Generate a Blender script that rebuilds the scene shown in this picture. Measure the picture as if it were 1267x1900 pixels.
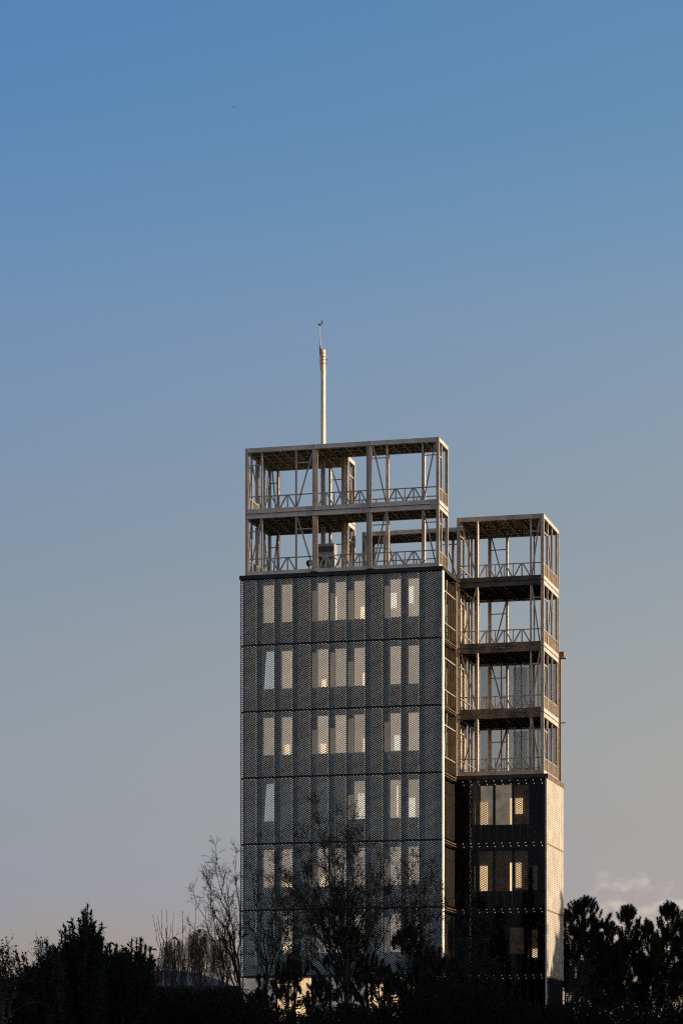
import bpy, math, random
import numpy as np
from mathutils import Vector, Matrix

for o in list(bpy.data.objects): bpy.data.objects.remove(o)
S = bpy.context.scene
COL = S.collection

# ------------------------------------------------------------------ camera, sky, sun, exposure
F, Y0 = 5325.5, 2078.4            # focal length and horizon row of the 1267x1900 picture, in its pixels
CAMZ = 1.6
cd = bpy.data.cameras.new("Camera"); cam = bpy.data.objects.new("Camera", cd); COL.objects.link(cam)
cam.location = (0, 0, CAMZ); cam.rotation_euler = (math.radians(90), 0, 0)
cd.sensor_fit = 'HORIZONTAL'; cd.sensor_width = 24.0
cd.lens = 24.0 * F / 1267.0
cd.shift_x = 0.0; cd.shift_y = (Y0 - 950.0) / 1267.0
cd.clip_start = 0.5; cd.clip_end = 20000
S.camera = cam

SUN_ANG = math.radians(-15.9)       # sun azimuth measured from +X towards +Y
SUN_EL = math.radians(5.0)
world = bpy.data.worlds.new("World"); S.world = world; world.use_nodes = True
def build_world():
    nt = world.node_tree; N = nt.nodes; Lk = nt.links; N.clear()
    out = N.new('ShaderNodeOutputWorld'); bg = N.new('ShaderNodeBackground')
    sky = N.new('ShaderNodeTexSky'); sky.sky_type = 'NISHITA'; sky.sun_disc = False
    sky.sun_elevation = SUN_EL; sky.sun_rotation = math.radians(90) - SUN_ANG
    sky.air_density = 1.0; sky.dust_density = 1.2; sky.ozone_density = 2.2
    sky.altitude = 200
    tc = N.new('ShaderNodeTexCoord'); sep = N.new('ShaderNodeSeparateXYZ'); Lk.new(tc.outputs['Generated'], sep.inputs[0])
    # the colour of the evening air by height above the horizon (multiplies the physical sky)
    ramp = N.new('ShaderNodeValToRGB'); Lk.new(sep.outputs['Z'], ramp.inputs[0])
    e = ramp.color_ramp.elements
    stops = SKY_STOPS
    while len(e) < len(stops): e.new(0.5)
    for k, (p, c) in enumerate(stops): e[k].position = p; e[k].color = (*c, 1)
    mul = N.new('ShaderNodeMix'); mul.data_type = 'RGBA'; mul.blend_type = 'MULTIPLY'; mul.inputs[0].default_value = 1
    Lk.new(sky.outputs[0], mul.inputs[6]); Lk.new(ramp.outputs[0], mul.inputs[7])
    # the air is brighter and less blue towards the sun (+X)
    vg = N.new('ShaderNodeVectorMath'); vg.operation = 'MULTIPLY_ADD'
    cx = N.new('ShaderNodeMapRange'); Lk.new(sep.outputs['X'], cx.inputs[0])
    cx.inputs[1].default_value = -.3; cx.inputs[2].default_value = .3; cx.inputs[3].default_value = -.3; cx.inputs[4].default_value = .3
    cb = N.new('ShaderNodeCombineXYZ')
    for i_ in range(3): Lk.new(cx.outputs[0], cb.inputs[i_])
    Lk.new(cb.outputs[0], vg.inputs[0]); vg.inputs[1].default_value = (1.30, .90, .35); vg.inputs[2].default_value = (1, 1, 1)
    mul2 = N.new('ShaderNodeMix'); mul2.data_type = 'RGBA'; mul2.blend_type = 'MULTIPLY'; mul2.inputs[0].default_value = 1
    Lk.new(mul.outputs[2], mul2.inputs[6]); Lk.new(vg.outputs[0], mul2.inputs[7]); mul = mul2
    # low cumulus bank on the horizon to the right
    mp = N.new('ShaderNodeMapping'); Lk.new(tc.outputs['Generated'], mp.inputs[0]); mp.inputs['Scale'].default_value = (60, 60, 95)
    no = N.new('ShaderNodeTexNoise'); no.inputs['Scale'].default_value = 1.0; no.inputs['Detail'].default_value = 6; no.inputs['Roughness'].default_value = .55
    Lk.new(mp.outputs[0], no.inputs['Vector'])
    def math_(op, a, b=None, c=None, clamp=False):
        m = N.new('ShaderNodeMath'); m.operation = op; m.use_clamp = clamp
        for i, v in enumerate((a, b, c)):
            if v is None: continue
            if isinstance(v, (int, float)): m.inputs[i].default_value = v
            else: Lk.new(v, m.inputs[i])
        return m.outputs[0]
    def mr(v, a, b):
        m = N.new('ShaderNodeMapRange'); m.interpolation_type = 'SMOOTHSTEP'
        Lk.new(v, m.inputs[0]); m.inputs[1].default_value = a; m.inputs[2].default_value = b
        return m.outputs[0]
    # bank silhouette: its top rises towards +X
    topz = math_('MULTIPLY_ADD', no.outputs[0], 0.035, 0.0628)
    below = math_('SUBTRACT', topz, sep.outputs['Z'])
    inz = mr(below, -0.001, 0.005)
    inx = mr(sep.outputs['X'], 0.078, 0.098)
    fade = mr(sep.outputs['Z'], 0.050, 0.078)
    m1 = math_('MULTIPLY', inz, inx); m2 = math_('MULTIPLY', m1, fade)
    no2 = N.new('ShaderNodeTexNoise'); no2.inputs['Scale'].default_value = 2.3; no2.inputs['Detail'].default_value = 5
    Lk.new(mp.outputs[0], no2.inputs['Vector'])
    m3 = math_('MULTIPLY', m2, mr(no2.outputs[0], 0.35, 0.62))
    lit = math_('MULTIPLY', m3, CLOUD_AMT)
    mc = N.new('ShaderNodeMix'); mc.data_type = 'RGBA'; Lk.new(lit, mc.inputs[0])
    Lk.new(mul.outputs[2], mc.inputs[6]); mc.inputs[7].default_value = (*CLOUD_COL, 1)
    Lk.new(mc.outputs[2], bg.inputs[0]); bg.inputs[1].default_value = SKY_STRENGTH
    Lk.new(bg.outputs[0], out.inputs[0])
SKY_STRENGTH = 0.15
SKY_STOPS = [(0.0, (0.739, 0.548, 0.734)), (0.0802, (0.739, 0.548, 0.734)), (0.0987, (0.78, 0.559, 0.64)), (0.1264, (0.862, 0.589, 0.598)), (0.1627, (0.903, 0.62, 0.584)), (0.1985, (0.877, 0.642, 0.615)), (0.2334, (0.869, 0.682, 0.679)), (0.2675, (0.842, 0.713, 0.75)), (0.3006, (0.698, 0.718, 0.812)), (0.3326, (0.606, 0.712, 0.835)), (0.3613, (0.566, 0.711, 0.866)), (0.42, (0.88, 0.68, 0.54)), (1.0, (1.0, 0.68, 0.45))]
CLOUD_AMT, CLOUD_COL = .85, (1.82, 1.60, 1.38)
build_world()

sd = bpy.data.lights.new("sun", 'SUN'); sun = bpy.data.objects.new("sun", sd); COL.objects.link(sun)
sd.energy = 3.2; sd.angle = math.radians(0.5); sd.color = (1.0, 0.77, 0.50)
sdir = Vector((math.cos(SUN_ANG) * math.cos(SUN_EL), math.sin(SUN_ANG) * math.cos(SUN_EL), math.sin(SUN_EL)))
sun.rotation_euler = sdir.to_track_quat('Z', 'Y').to_euler(); sun.location = (60, 0, 60)
S.view_settings.view_transform = 'Standard'; S.view_settings.look = 'None'
S.view_settings.exposure = 1.18; S.view_settings.gamma = 1.0
S.render.engine = 'CYCLES'
S.cycles.filter_width = 1.1; S.cycles.use_denoising = False; S.cycles.use_adaptive_sampling = False; S.cycles.sample_clamp_indirect = 3.0; world.cycles.sampling_method = 'MANUAL'; world.cycles.sample_map_resolution = 2048; S.cycles.max_bounces = 6; S.cycles.diffuse_bounces = 3; S.cycles.transparent_max_bounces = 12

# ------------------------------------------------------------------ helpers
def tag(o, label=None, cat=None, group=None, kind=None):
    if label: o['label'] = label
    if cat: o['category'] = cat
    if group: o['group'] = group
    if kind: o['kind'] = kind
    return o
def empty(name, loc, rz=0):
    o = bpy.data.objects.new(name, None); COL.objects.link(o); o.location = loc; o.rotation_euler = (0, 0, rz)
    o.empty_display_size = .3
    return o
def link(name, me, mat, parent=None):
    if mat is not None and not me.materials: me.materials.append(mat)
    o = bpy.data.objects.new(name, me); COL.objects.link(o)
    if parent is not None: o.parent = parent
    return o
class MB:
    """collects boxes, bars, tubes and builds ONE mesh"""
    def __init__(s): s.v = []; s.f = []
    def box(s, a, b):
        x0, y0, z0 = a; x1, y1, z1 = b
        i = len(s.v)
        s.v += [(x0,y0,z0),(x1,y0,z0),(x1,y1,z0),(x0,y1,z0),(x0,y0,z1),(x1,y0,z1),(x1,y1,z1),(x0,y1,z1)]
        s.f += [(i,i+3,i+2,i+1),(i+4,i+5,i+6,i+7),(i,i+1,i+5,i+4),(i+1,i+2,i+6,i+5),(i+2,i+3,i+7,i+6),(i+3,i,i+4,i+7)]
        return s
    def bar(s, p, q, w, d, nrm):
        """bar from p to q, width w in the frame's plane, depth d along nrm"""
        p = Vector(p); q = Vector(q); n = Vector(nrm).normalized(); t = (q - p).normalized(); b = t.cross(n).normalized()
        i = len(s.v)
        for c in (p, q):
            for sb, sn in ((-1,-1),(1,-1),(1,1),(-1,1)):
                s.v.append(tuple(c + b*sb*w/2 + n*sn*d/2))
        s.f += [(i,i+1,i+2,i+3),(i+7,i+6,i+5,i+4)]
        for k in range(4):
            k2 = (k+1) % 4; s.f.append((i+k, i+4+k, i+4+k2, i+k2))
        return s
    def tube(s, p, q, r0, r1=None, n=12):
        r1 = r0 if r1 is None else r1
        p = Vector(p); q = Vector(q); t = (q - p).normalized()
        a = t.orthogonal().normalized(); b = t.cross(a); i = len(s.v)
        for c, r in ((p, r0), (q, r1)):
            for k in range(n):
                th = 2*math.pi*k/n; s.v.append(tuple(c + a*math.cos(th)*r + b*math.sin(th)*r))
        for k in range(n):
            k2 = (k+1) % n; s.f.append((i+k, i+k2, i+n+k2, i+n+k))
        s.f.append(tuple(i+k for k in range(n))[::-1]); s.f.append(tuple(i+n+k for k in range(n)))
        return s
    def ball(s, c, r, n=8, m=5):
        i = len(s.v)
        for j in range(m+1):
            ph = math.pi*j/m
            for k in range(n):
                th = 2*math.pi*k/n
                s.v.append((c[0]+r*math.sin(ph)*math.cos(th), c[1]+r*math.sin(ph)*math.sin(th), c[2]+r*math.cos(ph)))
        for j in range(m):
            for k in range(n):
                k2 = (k+1) % n; s.f.append((i+j*n+k, i+(j+1)*n+k, i+(j+1)*n+k2, i+j*n+k2))
        return s
    def mesh(s, name):
        me = bpy.data.meshes.new(name); me.from_pydata(s.v, [], s.f); me.validate(); me.update(); return me
    def build(s, name, mat, parent=None): return link(name, s.mesh(name), mat, parent)

# ------------------------------------------------------------------ materials
def mat(name, col, rough=.6, metal=0.0, var=0.0, vscale=3.0, bump=0.0, bscale=40.0, spec=.5, col2=None, ior=1.45, emit=None, estr=0.0, stretch=(1,1,1)):
    m = bpy.data.materials.new(name); m.use_nodes = True; nt = m.node_tree; N = nt.nodes; Lk = nt.links
    b = N['Principled BSDF']; b.inputs['Base Color'].default_value = (*col, 1); b.inputs['Roughness'].default_value = rough
    b.inputs['Metallic'].default_value = metal; b.inputs['IOR'].default_value = ior
    b.inputs['Specular IOR Level'].default_value = spec
    tc = N.new('ShaderNodeTexCoord')
    mp = N.new('ShaderNodeMapping'); mp.inputs['Scale'].default_value = stretch; Lk.new(tc.outputs['Object'], mp.inputs[0])
    if var > 0 or col2:
        no = N.new('ShaderNodeTexNoise'); no.inputs['Scale'].default_value = vscale; no.inputs['Detail'].default_value = 5
        Lk.new(mp.outputs[0], no.inputs['Vector'])
        r = N.new('ShaderNodeValToRGB'); Lk.new(no.outputs[0], r.inputs[0])
        c2 = col2 if col2 else tuple(c*(1-var) for c in col)
        c1 = col if col2 else tuple(min(1, c*(1+var)) for c in col)
        r.color_ramp.elements[0].position = .34; r.color_ramp.elements[1].position = .66
        r.color_ramp.elements[0].color = (*c2, 1); r.color_ramp.elements[1].color = (*c1, 1)
        Lk.new(r.outputs[0], b.inputs['Base Color'])
    if bump > 0:
        n2 = N.new('ShaderNodeTexNoise'); n2.inputs['Scale'].default_value = bscale; n2.inputs['Detail'].default_value = 3
        Lk.new(mp.outputs[0], n2.inputs['Vector'])
        bp = N.new('ShaderNodeBump'); bp.inputs['Strength'].default_value = bump; bp.inputs['Distance'].default_value = .02
        Lk.new(n2.outputs[0], bp.inputs['Height']); Lk.new(bp.outputs[0], b.inputs['Normal'])
    if emit:
        b.inputs['Emission Color'].default_value = (*emit, 1); b.inputs['Emission Strength'].default_value = estr
    return m
M = {}
M['steel'] = mat('galvanised_steel', (.45, .445, .42), .38, .1, var=.16, vscale=1.6, bump=.15, bscale=25)
M['post'] = mat('brown_grey_steel', (.37, .32, .265), .33, .15, var=.18, vscale=2.5, bump=.1, bscale=25)
M['rustpost'] = mat('bronze_anodised', (.17, .12, .075), .35, .3, var=.3, vscale=3)
M['patchbeam'] = mat('sun_dappled_beam', (.17, .125, .085), .5, .1, col2=(.035, .033, .03), vscale=2.2)  # brown patches paint sun dapples into the dark beam colour
M['darkbeam'] = mat('blackened_beam', (.055, .055, .055), .5, .1, var=.5, vscale=1.1)
M['mesh'] = mat('expanded_metal', (.425, .445, .435), .5, .0, var=.16, vscale=.7)
M['trim'] = mat('pale_trim', (.72, .69, .63), .45, 0, var=.06)
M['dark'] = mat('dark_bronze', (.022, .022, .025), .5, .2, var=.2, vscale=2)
M['wall'] = mat('black_cladding', (.011, .010, .010), .7, 0, var=.25, vscale=2, spec=.12)
M['deck'] = mat('deck_sheet', (.52, .47, .40), .5, .2, var=.35, vscale=1.3, bump=.2, bscale=8)
M['joist'] = mat('joist_steel', (.40, .34, .27), .5, .2, var=.25, vscale=2.2)
M['glass'] = mat('dark_glass', (.012, .013, .016), .03, 0, spec=1.0, ior=1.9)
M['frame'] = mat('window_frame', (.10, .09, .08), .5, 0)
M['grey'] = mat('grey_metal', (.33, .36, .39), .5, .2, var=.1)
M['unitdark'] = mat('unit_grille', (.12, .09, .06), .7, .2, var=.3, vscale=12)
M['black'] = mat('black_plastic', (.02, .02, .022), .5)
M['pleat'] = mat('pale_perforated_sheet', (.40, .38, .36), .45, .1, var=.14, vscale=1.2)
M['bark'] = mat('bark', (.060, .050, .042), .9, var=.35, vscale=4, bump=.5, bscale=14)
M['twig'] = mat('twigs', (.040, .034, .030), .9, var=.3, vscale=3)
M['conifer'] = mat('conifer_needles', (.030, .040, .032), .75, col2=(.014, .020, .018), vscale=2.2, spec=.15)
M['pine'] = mat('pine_needles', (.050, .045, .030), .8, col2=(.018, .021, .016), vscale=1.3, spec=.15)
M['dryleaf'] = mat('dry_leaves', (.075, .050, .030), .8, col2=(.030, .023, .018), vscale=2.5)
M['weep'] = mat('weeping_catkins', (.30, .20, .11), .85, col2=(.09, .06, .04), vscale=1.6)
M['under'] = mat('dark_undergrowth', (.020, .018, .014), .9, col2=(.006, .006, .006), vscale=1.2, spec=.1)
M['ground'] = mat('ground_soil', (.06, .07, .035), .95, col2=(.035, .03, .02), vscale=.25, bump=.4, bscale=3)
M['palroof'] = mat('pale_roof_sheet', (.44, .50, .58), .4, .1, var=.08)
M['hallwall'] = mat('dark_hall_wall', (.03, .03, .034), .7, var=.2)
M['cream'] = mat('cream_mast_paint', (.62, .55, .44), .4, 0, var=.12, vscale=3)
M['white'] = mat('white_paint_and_sunlit_side', (.80, .77, .70), .4, 0, var=.06, vscale=5)
M['rust'] = mat('weathered_fitting', (.22, .13, .07), .7, 0, var=.3, vscale=15)

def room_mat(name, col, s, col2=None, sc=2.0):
    """surface behind a window that glows by itself in place of room light, slightly uneven"""
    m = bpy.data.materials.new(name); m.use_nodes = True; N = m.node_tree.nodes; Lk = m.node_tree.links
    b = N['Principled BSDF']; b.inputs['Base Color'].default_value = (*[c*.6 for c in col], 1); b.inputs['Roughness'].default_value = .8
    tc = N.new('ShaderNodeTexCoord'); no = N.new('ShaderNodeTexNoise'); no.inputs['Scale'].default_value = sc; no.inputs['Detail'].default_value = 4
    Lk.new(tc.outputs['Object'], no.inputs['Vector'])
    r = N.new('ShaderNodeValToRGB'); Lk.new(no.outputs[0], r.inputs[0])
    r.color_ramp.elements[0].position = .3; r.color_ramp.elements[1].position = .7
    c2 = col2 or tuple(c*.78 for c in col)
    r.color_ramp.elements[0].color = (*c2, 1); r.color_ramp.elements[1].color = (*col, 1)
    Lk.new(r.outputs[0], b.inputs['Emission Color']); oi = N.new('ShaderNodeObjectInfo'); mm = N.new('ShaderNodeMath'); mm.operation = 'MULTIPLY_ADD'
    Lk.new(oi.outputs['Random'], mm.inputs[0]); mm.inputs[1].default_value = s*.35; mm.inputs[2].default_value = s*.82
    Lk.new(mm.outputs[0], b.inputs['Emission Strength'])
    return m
M['blind'] = room_mat('glowing_blind', (.62, .50, .38), .36)  # emission added so the blinds look bright from within
M['reveal'] = room_mat('reveal_glow', (.50, .39, .28), .16)  # weak emission brightens the beige strip beside a window
M['blind_cool'] = room_mat('cool_curtain', (.42, .45, .46), .42)
M['gold'] = room_mat('gold_sun_glow', (1.0, .74, .45), .80, sc=5)  # emission stands in for patches of sun seen in the windows
M['pale'] = room_mat('pale_glow', (.86, .78, .64), .62, sc=5)  # emission stands in for paler bright patches in the windows
M['dimroom'] = room_mat('dim_room', (.13, .095, .065), .11, (.03, .024, .018), sc=4)
M['grayroom'] = room_mat('grey_room', (.34, .29, .24), .40, (.15, .13, .11), sc=2)
M['lobbygrey'] = room_mat('dim_lobby', (.20, .19, .18), .40, (.09, .085, .08), sc=2)
M['lobby'] = room_mat('lobby_glow', (.95, .64, .35), .44, (.45, .27, .13), sc=.9)

def mesh_glass(name):
    m = bpy.data.materials.new(name); m.use_nodes = True; N = m.node_tree.nodes; Lk = m.node_tree.links
    out = N['Material Output']; N.remove(N['Principled BSDF'])
    tr = N.new('ShaderNodeBsdfTransparent'); tr.inputs[0].default_value = (.86, .88, .88, 1)
    gl = N.new('ShaderNodeBsdfGlossy'); gl.inputs['Roughness'].default_value = .05
    tl = N.new('ShaderNodeBsdfTranslucent'); tl.inputs[0].default_value = (.7, .72, .72, 1)
    m1 = N.new('ShaderNodeMixShader'); m1.inputs[0].default_value = .35; Lk.new(tr.outputs[0], m1.inputs[1]); Lk.new(tl.outputs[0], m1.inputs[2])
    fr = N.new('ShaderNodeFresnel'); fr.inputs[0].default_value = 1.45
    m2 = N.new('ShaderNodeMixShader'); Lk.new(fr.outputs[0], m2.inputs[0]); Lk.new(m1.outputs[0], m2.inputs[1]); Lk.new(gl.outputs[0], m2.inputs[2])
    Lk.new(m2.outputs[0], out.inputs[0]); return m
M['screen'] = mesh_glass('frosted_screen')
def clear_glass(name, tint=(.80, .80, .80), ior=1.5):
    m = bpy.data.materials.new(name); m.use_nodes = True; N = m.node_tree.nodes; Lk = m.node_tree.links
    out = N['Material Output']; N.remove(N['Principled BSDF'])
    tr = N.new('ShaderNodeBsdfTransparent'); tr.inputs[0].default_value = (*tint, 1)
    gl = N.new('ShaderNodeBsdfGlossy'); gl.inputs['Roughness'].default_value = .02
    fr = N.new('ShaderNodeFresnel'); fr.inputs[0].default_value = ior
    m2 = N.new('ShaderNodeMixShader'); Lk.new(fr.outputs[0], m2.inputs[0]); Lk.new(tr.outputs[0], m2.inputs[1]); Lk.new(gl.outputs[0], m2.inputs[2])
    Lk.new(m2.outputs[0], out.inputs[0]); return m
M['clear'] = clear_glass('window_glass')
M['tinted'] = clear_glass('tinted_glass', (.82, .79, .75), 1.26)

# ------------------------------------------------------------------ ground
def gz(y):
    t = min(1, max(0, (y - 40) / 90)); return 4.5 * t * t * (3 - 2*t)
def ground():
    v = []; f = []
    xs = np.concatenate([np.linspace(-9000, -200, 8), np.linspace(-150, 150, 31), np.linspace(200, 9000, 8)])
    ys = np.concatenate([[-9000, -2000, -300], np.linspace(-100, 260, 61), [400, 1500, 9000]])
    rng = random.Random(1)
    for y in ys:
        for x in xs: v.append((x, y, gz(y) + (rng.uniform(-.12, .12) if abs(x) < 160 and 20 < y < 240 else 0)))
    n = len(xs)
    for j in range(len(ys)-1):
        for i in range(n-1): a = j*n+i; f.append((a, a+1, a+n+1, a+n))
    me = bpy.data.meshes.new('ground'); me.from_pydata(v, [], f); o = link('ground', me, M['ground'])
    tag(o, kind='structure')
ground()

# ------------------------------------------------------------------ towers: local frame u along the facade (right), v into the depth
ANG = math.radians(14.4229); DC = 148.8693; CX = 186.4898 / F * DC
BASEZ = 4.5
Z0 = CAMZ + 7.5383
H = 3.5
def L(k): return Z0 + H*k
LZ = lambda k: L(k) - BASEZ       # in the towers' local z
tower = tag(empty('tower_block', (CX, DC, BASEZ), -ANG),
            'tall wide block clad in grey metal mesh, open steel frame storeys on its roof', 'tower')
side = tag(empty('slim_tower', (CX, DC, BASEZ), -ANG),
           'narrower lower tower at right, open steel storeys over dark glass', 'tower')
W = 10.896

# ---- expanded metal panel (shared mesh data by width)
CW, CH, ST = .1905, .0965, .0175
def expanded(width, height, prof):
    """diamond mesh of flat tilted strands; prof(s) = depth of the folded sheet at s"""
    ni = int(round(width / (CW/2))); nj = int(round(height / (CH/2)))
    dx = width/ni; dz = height/nj
    v = []; f = []
    def P(i, j, off):
        s = i*dx; return (s, prof(s) + (.011 if off > 0 else -.011), j*dz + off)
    for i in range(ni):
        for j in range(nj+1):
            if (i+j) % 2: continue
            for dj in (-1, 1):
                j2 = j+dj
                if j2 < 0 or j2 > nj: continue
                k = len(v)
                v += [P(i, j, -ST), P(i+1, j2, -ST), P(i+1, j2, ST), P(i, j, ST)]
                f.append((k, k+1, k+2, k+3))
    m_ = MB(); m_.v = v; m_.f = f
    # folded edge strips top and bottom
    return m_.mesh('mesh_panel')
def fold(s):
    return .06*(1 - s/.28) if s < .28 else 0.0
def xu(x, v=0.0):
    """u of a vertical line seen at column x of the survey picture on the plane v"""
    t = (x - 633.5) / F; c, s_ = math.cos(ANG), math.sin(ANG)
    return (t*(DC + v*c) - CX - v*s_) / (c + t*s_)
seams = [-W] + [xu(x) for x in (477, 509.8, 543.6, 576.5, 610.3, 643.2, 678, 710.8, 744.7, 778.5)] + [0.0]
HP = H - .11
pm = {}
for k in range(6):
    for i in range(11):
        w = round(seams[i+1] - seams[i], 2)
        if w not in pm:
            pm[w] = expanded(w, HP, fold)
        o = link('mesh_panel', pm[w], M['mesh'], tower); o.location = (seams[i], 0, LZ(k) + .055)
# horizontal joint rails between storeys, carried behind the mesh
for k in range(0, 6):
    b = MB().box((-W, .03, LZ(k)-.05), (-.01, .40, LZ(k)+.03))
    for s_ in seams[1:-1]: b.box((s_-.03, .14, LZ(k)+.03), (s_+.03, .20, LZ(k)+H-.06))
    b.build('joint_rail', M['dark'], tower)
# inner wall with the floors; window band cut per storey by building piers
VW = .42
WIN = [1, 2, 4, 5, 6, 8, 9]       # panels that have a window behind them
SX = [446, 477, 509.8, 543.6, 576.5, 610.3, 643.2, 678, 710.8, 744.7, 778.5, 819.7]
def win_u(i):
    return xu(SX[i+1]-21.5, VW), xu(SX[i+1]-.3, VW)
WZ0, WZ1 = 1.19, 3.24
for k in range(6):
    b = MB(); z = LZ(k)
    b.box((-W+.02, VW, z), (-.22, VW+.2, z+WZ0)); b.box((-W+.02, VW, z+WZ1), (-.22, VW+.2, z+H))
    edges = [-W+.02]
    for i in WIN: edges += list(win_u(i))
    edges.append(-.22)
    for a, c in zip(edges[0::2], edges[1::2]):
        if c - a > .02: b.box((a, VW, z+WZ0), (c, VW+.2, z+WZ1))
    b.build('wall', M['wall'], tower)
    MB().box((-W+.12, VW+.2, z-.15), (-1.05, 3.4, z+.1)).build('floor_slab', M['dark'], tower)
MB().box((-W+.12, 3.4, LZ(0)-4.6), (-1.05, 3.6, LZ(6))).box((-W+.12, VW+.2, LZ(0)), (-W+.32, 3.4, LZ(6))).box((-1.25, VW+.2, LZ(0)), (-1.05, 3.4, LZ(6))).build('rear_wall', M['wall'], tower)

rw = random.Random(5)
# per storey (0 = lowest): special windows
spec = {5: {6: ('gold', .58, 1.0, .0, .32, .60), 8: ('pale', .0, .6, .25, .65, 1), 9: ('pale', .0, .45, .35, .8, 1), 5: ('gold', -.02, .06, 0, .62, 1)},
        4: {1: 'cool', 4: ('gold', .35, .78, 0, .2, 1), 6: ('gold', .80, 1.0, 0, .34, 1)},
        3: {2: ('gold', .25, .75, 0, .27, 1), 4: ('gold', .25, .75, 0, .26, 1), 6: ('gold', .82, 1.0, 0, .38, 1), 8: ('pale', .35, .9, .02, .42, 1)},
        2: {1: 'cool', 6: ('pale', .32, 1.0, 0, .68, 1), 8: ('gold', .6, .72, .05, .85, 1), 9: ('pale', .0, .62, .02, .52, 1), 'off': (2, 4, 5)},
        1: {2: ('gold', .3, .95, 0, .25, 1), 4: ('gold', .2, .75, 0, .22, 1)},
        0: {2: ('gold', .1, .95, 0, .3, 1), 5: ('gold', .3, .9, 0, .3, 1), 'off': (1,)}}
for k in range(6):
    for i in WIN:
        a, c = win_u(i); z = LZ(k); sp = spec[k].get(i)
        fr = MB()
        for (x0, x1, z0, z1) in ((a, a+.02, WZ0, WZ1), (c-.02, c, WZ0, WZ1), (a+.02, c-.02, WZ0, WZ0+.03), (a+.02, c-.02, WZ1-.03, WZ1)):
            fr.box((x0, VW-.03, z+z0), (x1, VW+.05, z+z1))
        wn = fr.build('window', M['frame'], tower)
        if i in spec[k].get('off', ()):
            MB().box((a+.04, VW+.03, z+WZ0+.04), (c-.04, VW+.04, z+WZ1-.04)).build('pane', M['glass'], wn); continue
        if sp == 'cool':
            mb = MB(); n = len(mb.v)   # a curtain gathered towards the right at its top
            pts = [(a+.03, z+WZ0+.03), (c-.03, z+WZ0+.03), (c-.03, z+WZ1-.03), (a+.17, z+WZ1-.03)]
            for d in (0, .03): mb.v += [(x, VW+.05+d, zz) for x, zz in pts]
            mb.f += [(0,1,2,3), (7,6,5,4), (0,4,5,1), (1,5,6,2), (2,6,7,3), (3,7,4,0)]
            mb.build('curtain', M['blind_cool'], wn)
        else:
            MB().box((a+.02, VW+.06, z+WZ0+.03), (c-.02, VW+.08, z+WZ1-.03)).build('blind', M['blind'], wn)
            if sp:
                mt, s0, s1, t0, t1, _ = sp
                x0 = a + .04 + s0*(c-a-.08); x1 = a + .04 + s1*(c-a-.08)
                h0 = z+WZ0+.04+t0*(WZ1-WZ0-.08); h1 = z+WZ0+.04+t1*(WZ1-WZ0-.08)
                MB().box((x0, VW+.035, h0), (x1, VW+.055, h1)).build('glow_patch', M[mt], wn)  # glowing patch added in place of bright light inside the room
# glowing jamb lines and reveal strips, in place of sun on the frame edges
for k in range(6):
    for i in (4, 5, 6, 8):
        if i in spec[k].get('off', ()) : continue
        if rw.random() < .15: continue
        a = xu(SX[i]+.6, .36); z = LZ(k)
        MB().box((a+.04, VW-.02, z+WZ0), (win_u(i)[0]-.01, VW-.005, z+WZ0+rw.uniform(1.2, 1.9))).build('reveal_glow_strip', M['reveal'], tower)
        MB().box((a, .36, z+WZ0-.03), (a+.035, .40, z+WZ0+rw.uniform(1.25, 1.65))).build('jamb_glow', M['gold'] if k < 5 else M['blind'], tower)

# corner trims, top cap
MB().box((.0, -.02, LZ(0)), (.03, .42, LZ(6))).build('corner_trim', M['trim'], tower)
MB().box((-W-.012, .0, LZ(0)), (-W+.0, .20, LZ(6))).build('corner_trim', M['trim'], tower)
cap = MB().box((-W-.04, -.06, LZ(6)), (.05, 3.45, LZ(6)+.20))
for x in (583, 687): u = xu(x); cap.box((u-.18, -.10, LZ(6)+.20), (u+.18, .2, LZ(6)+.24))
cap.build('roof_cap', M['dark'], tower)
# roof of the deeper rear half
MB().box((-W+.1, 3.45, LZ(6)-.1), (-5.7, 5.1, LZ(6)+.16)).build('roof_cap', M['dark'], tower)
MB().box((-W+.12, 3.6, LZ(0)-4.6), (-5.9, 5.0, LZ(6)-.1)).build('rear_wall', M['wall'], tower)

# ground storeys below the mesh: piers, glowing lobby glazing
for k in (-1, -2):
    z = LZ(k) if k == -1 else 0.0; zt = LZ(k+1) - .06
    b = MB()
    n = 11
    for i in range(n+1):
        u = seams[i]; b.box((u-.05 if i else u, .30, z), (u+.05 if i < n else u, .50, zt))
    b.box((-W, .30, zt-.16), (0, .50, zt+.02)) if False else None
    b.build('pier', M['frame'], tower)
    g = random.Random(3+k)
    for i in range(n):
        m_ = 'lobby' if g.random() < .66 else 'lobbygrey'
        MB().box((seams[i]+.05, .42, z+.02), (seams[i+1]-.05, .46, zt-.02)).build('lobby_window', M[m_], tower)
MB().box((-W, .5, 0), (0, 3.4, LZ(0)-.1)).build('ground_storey', M['wall'], tower)

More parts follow.
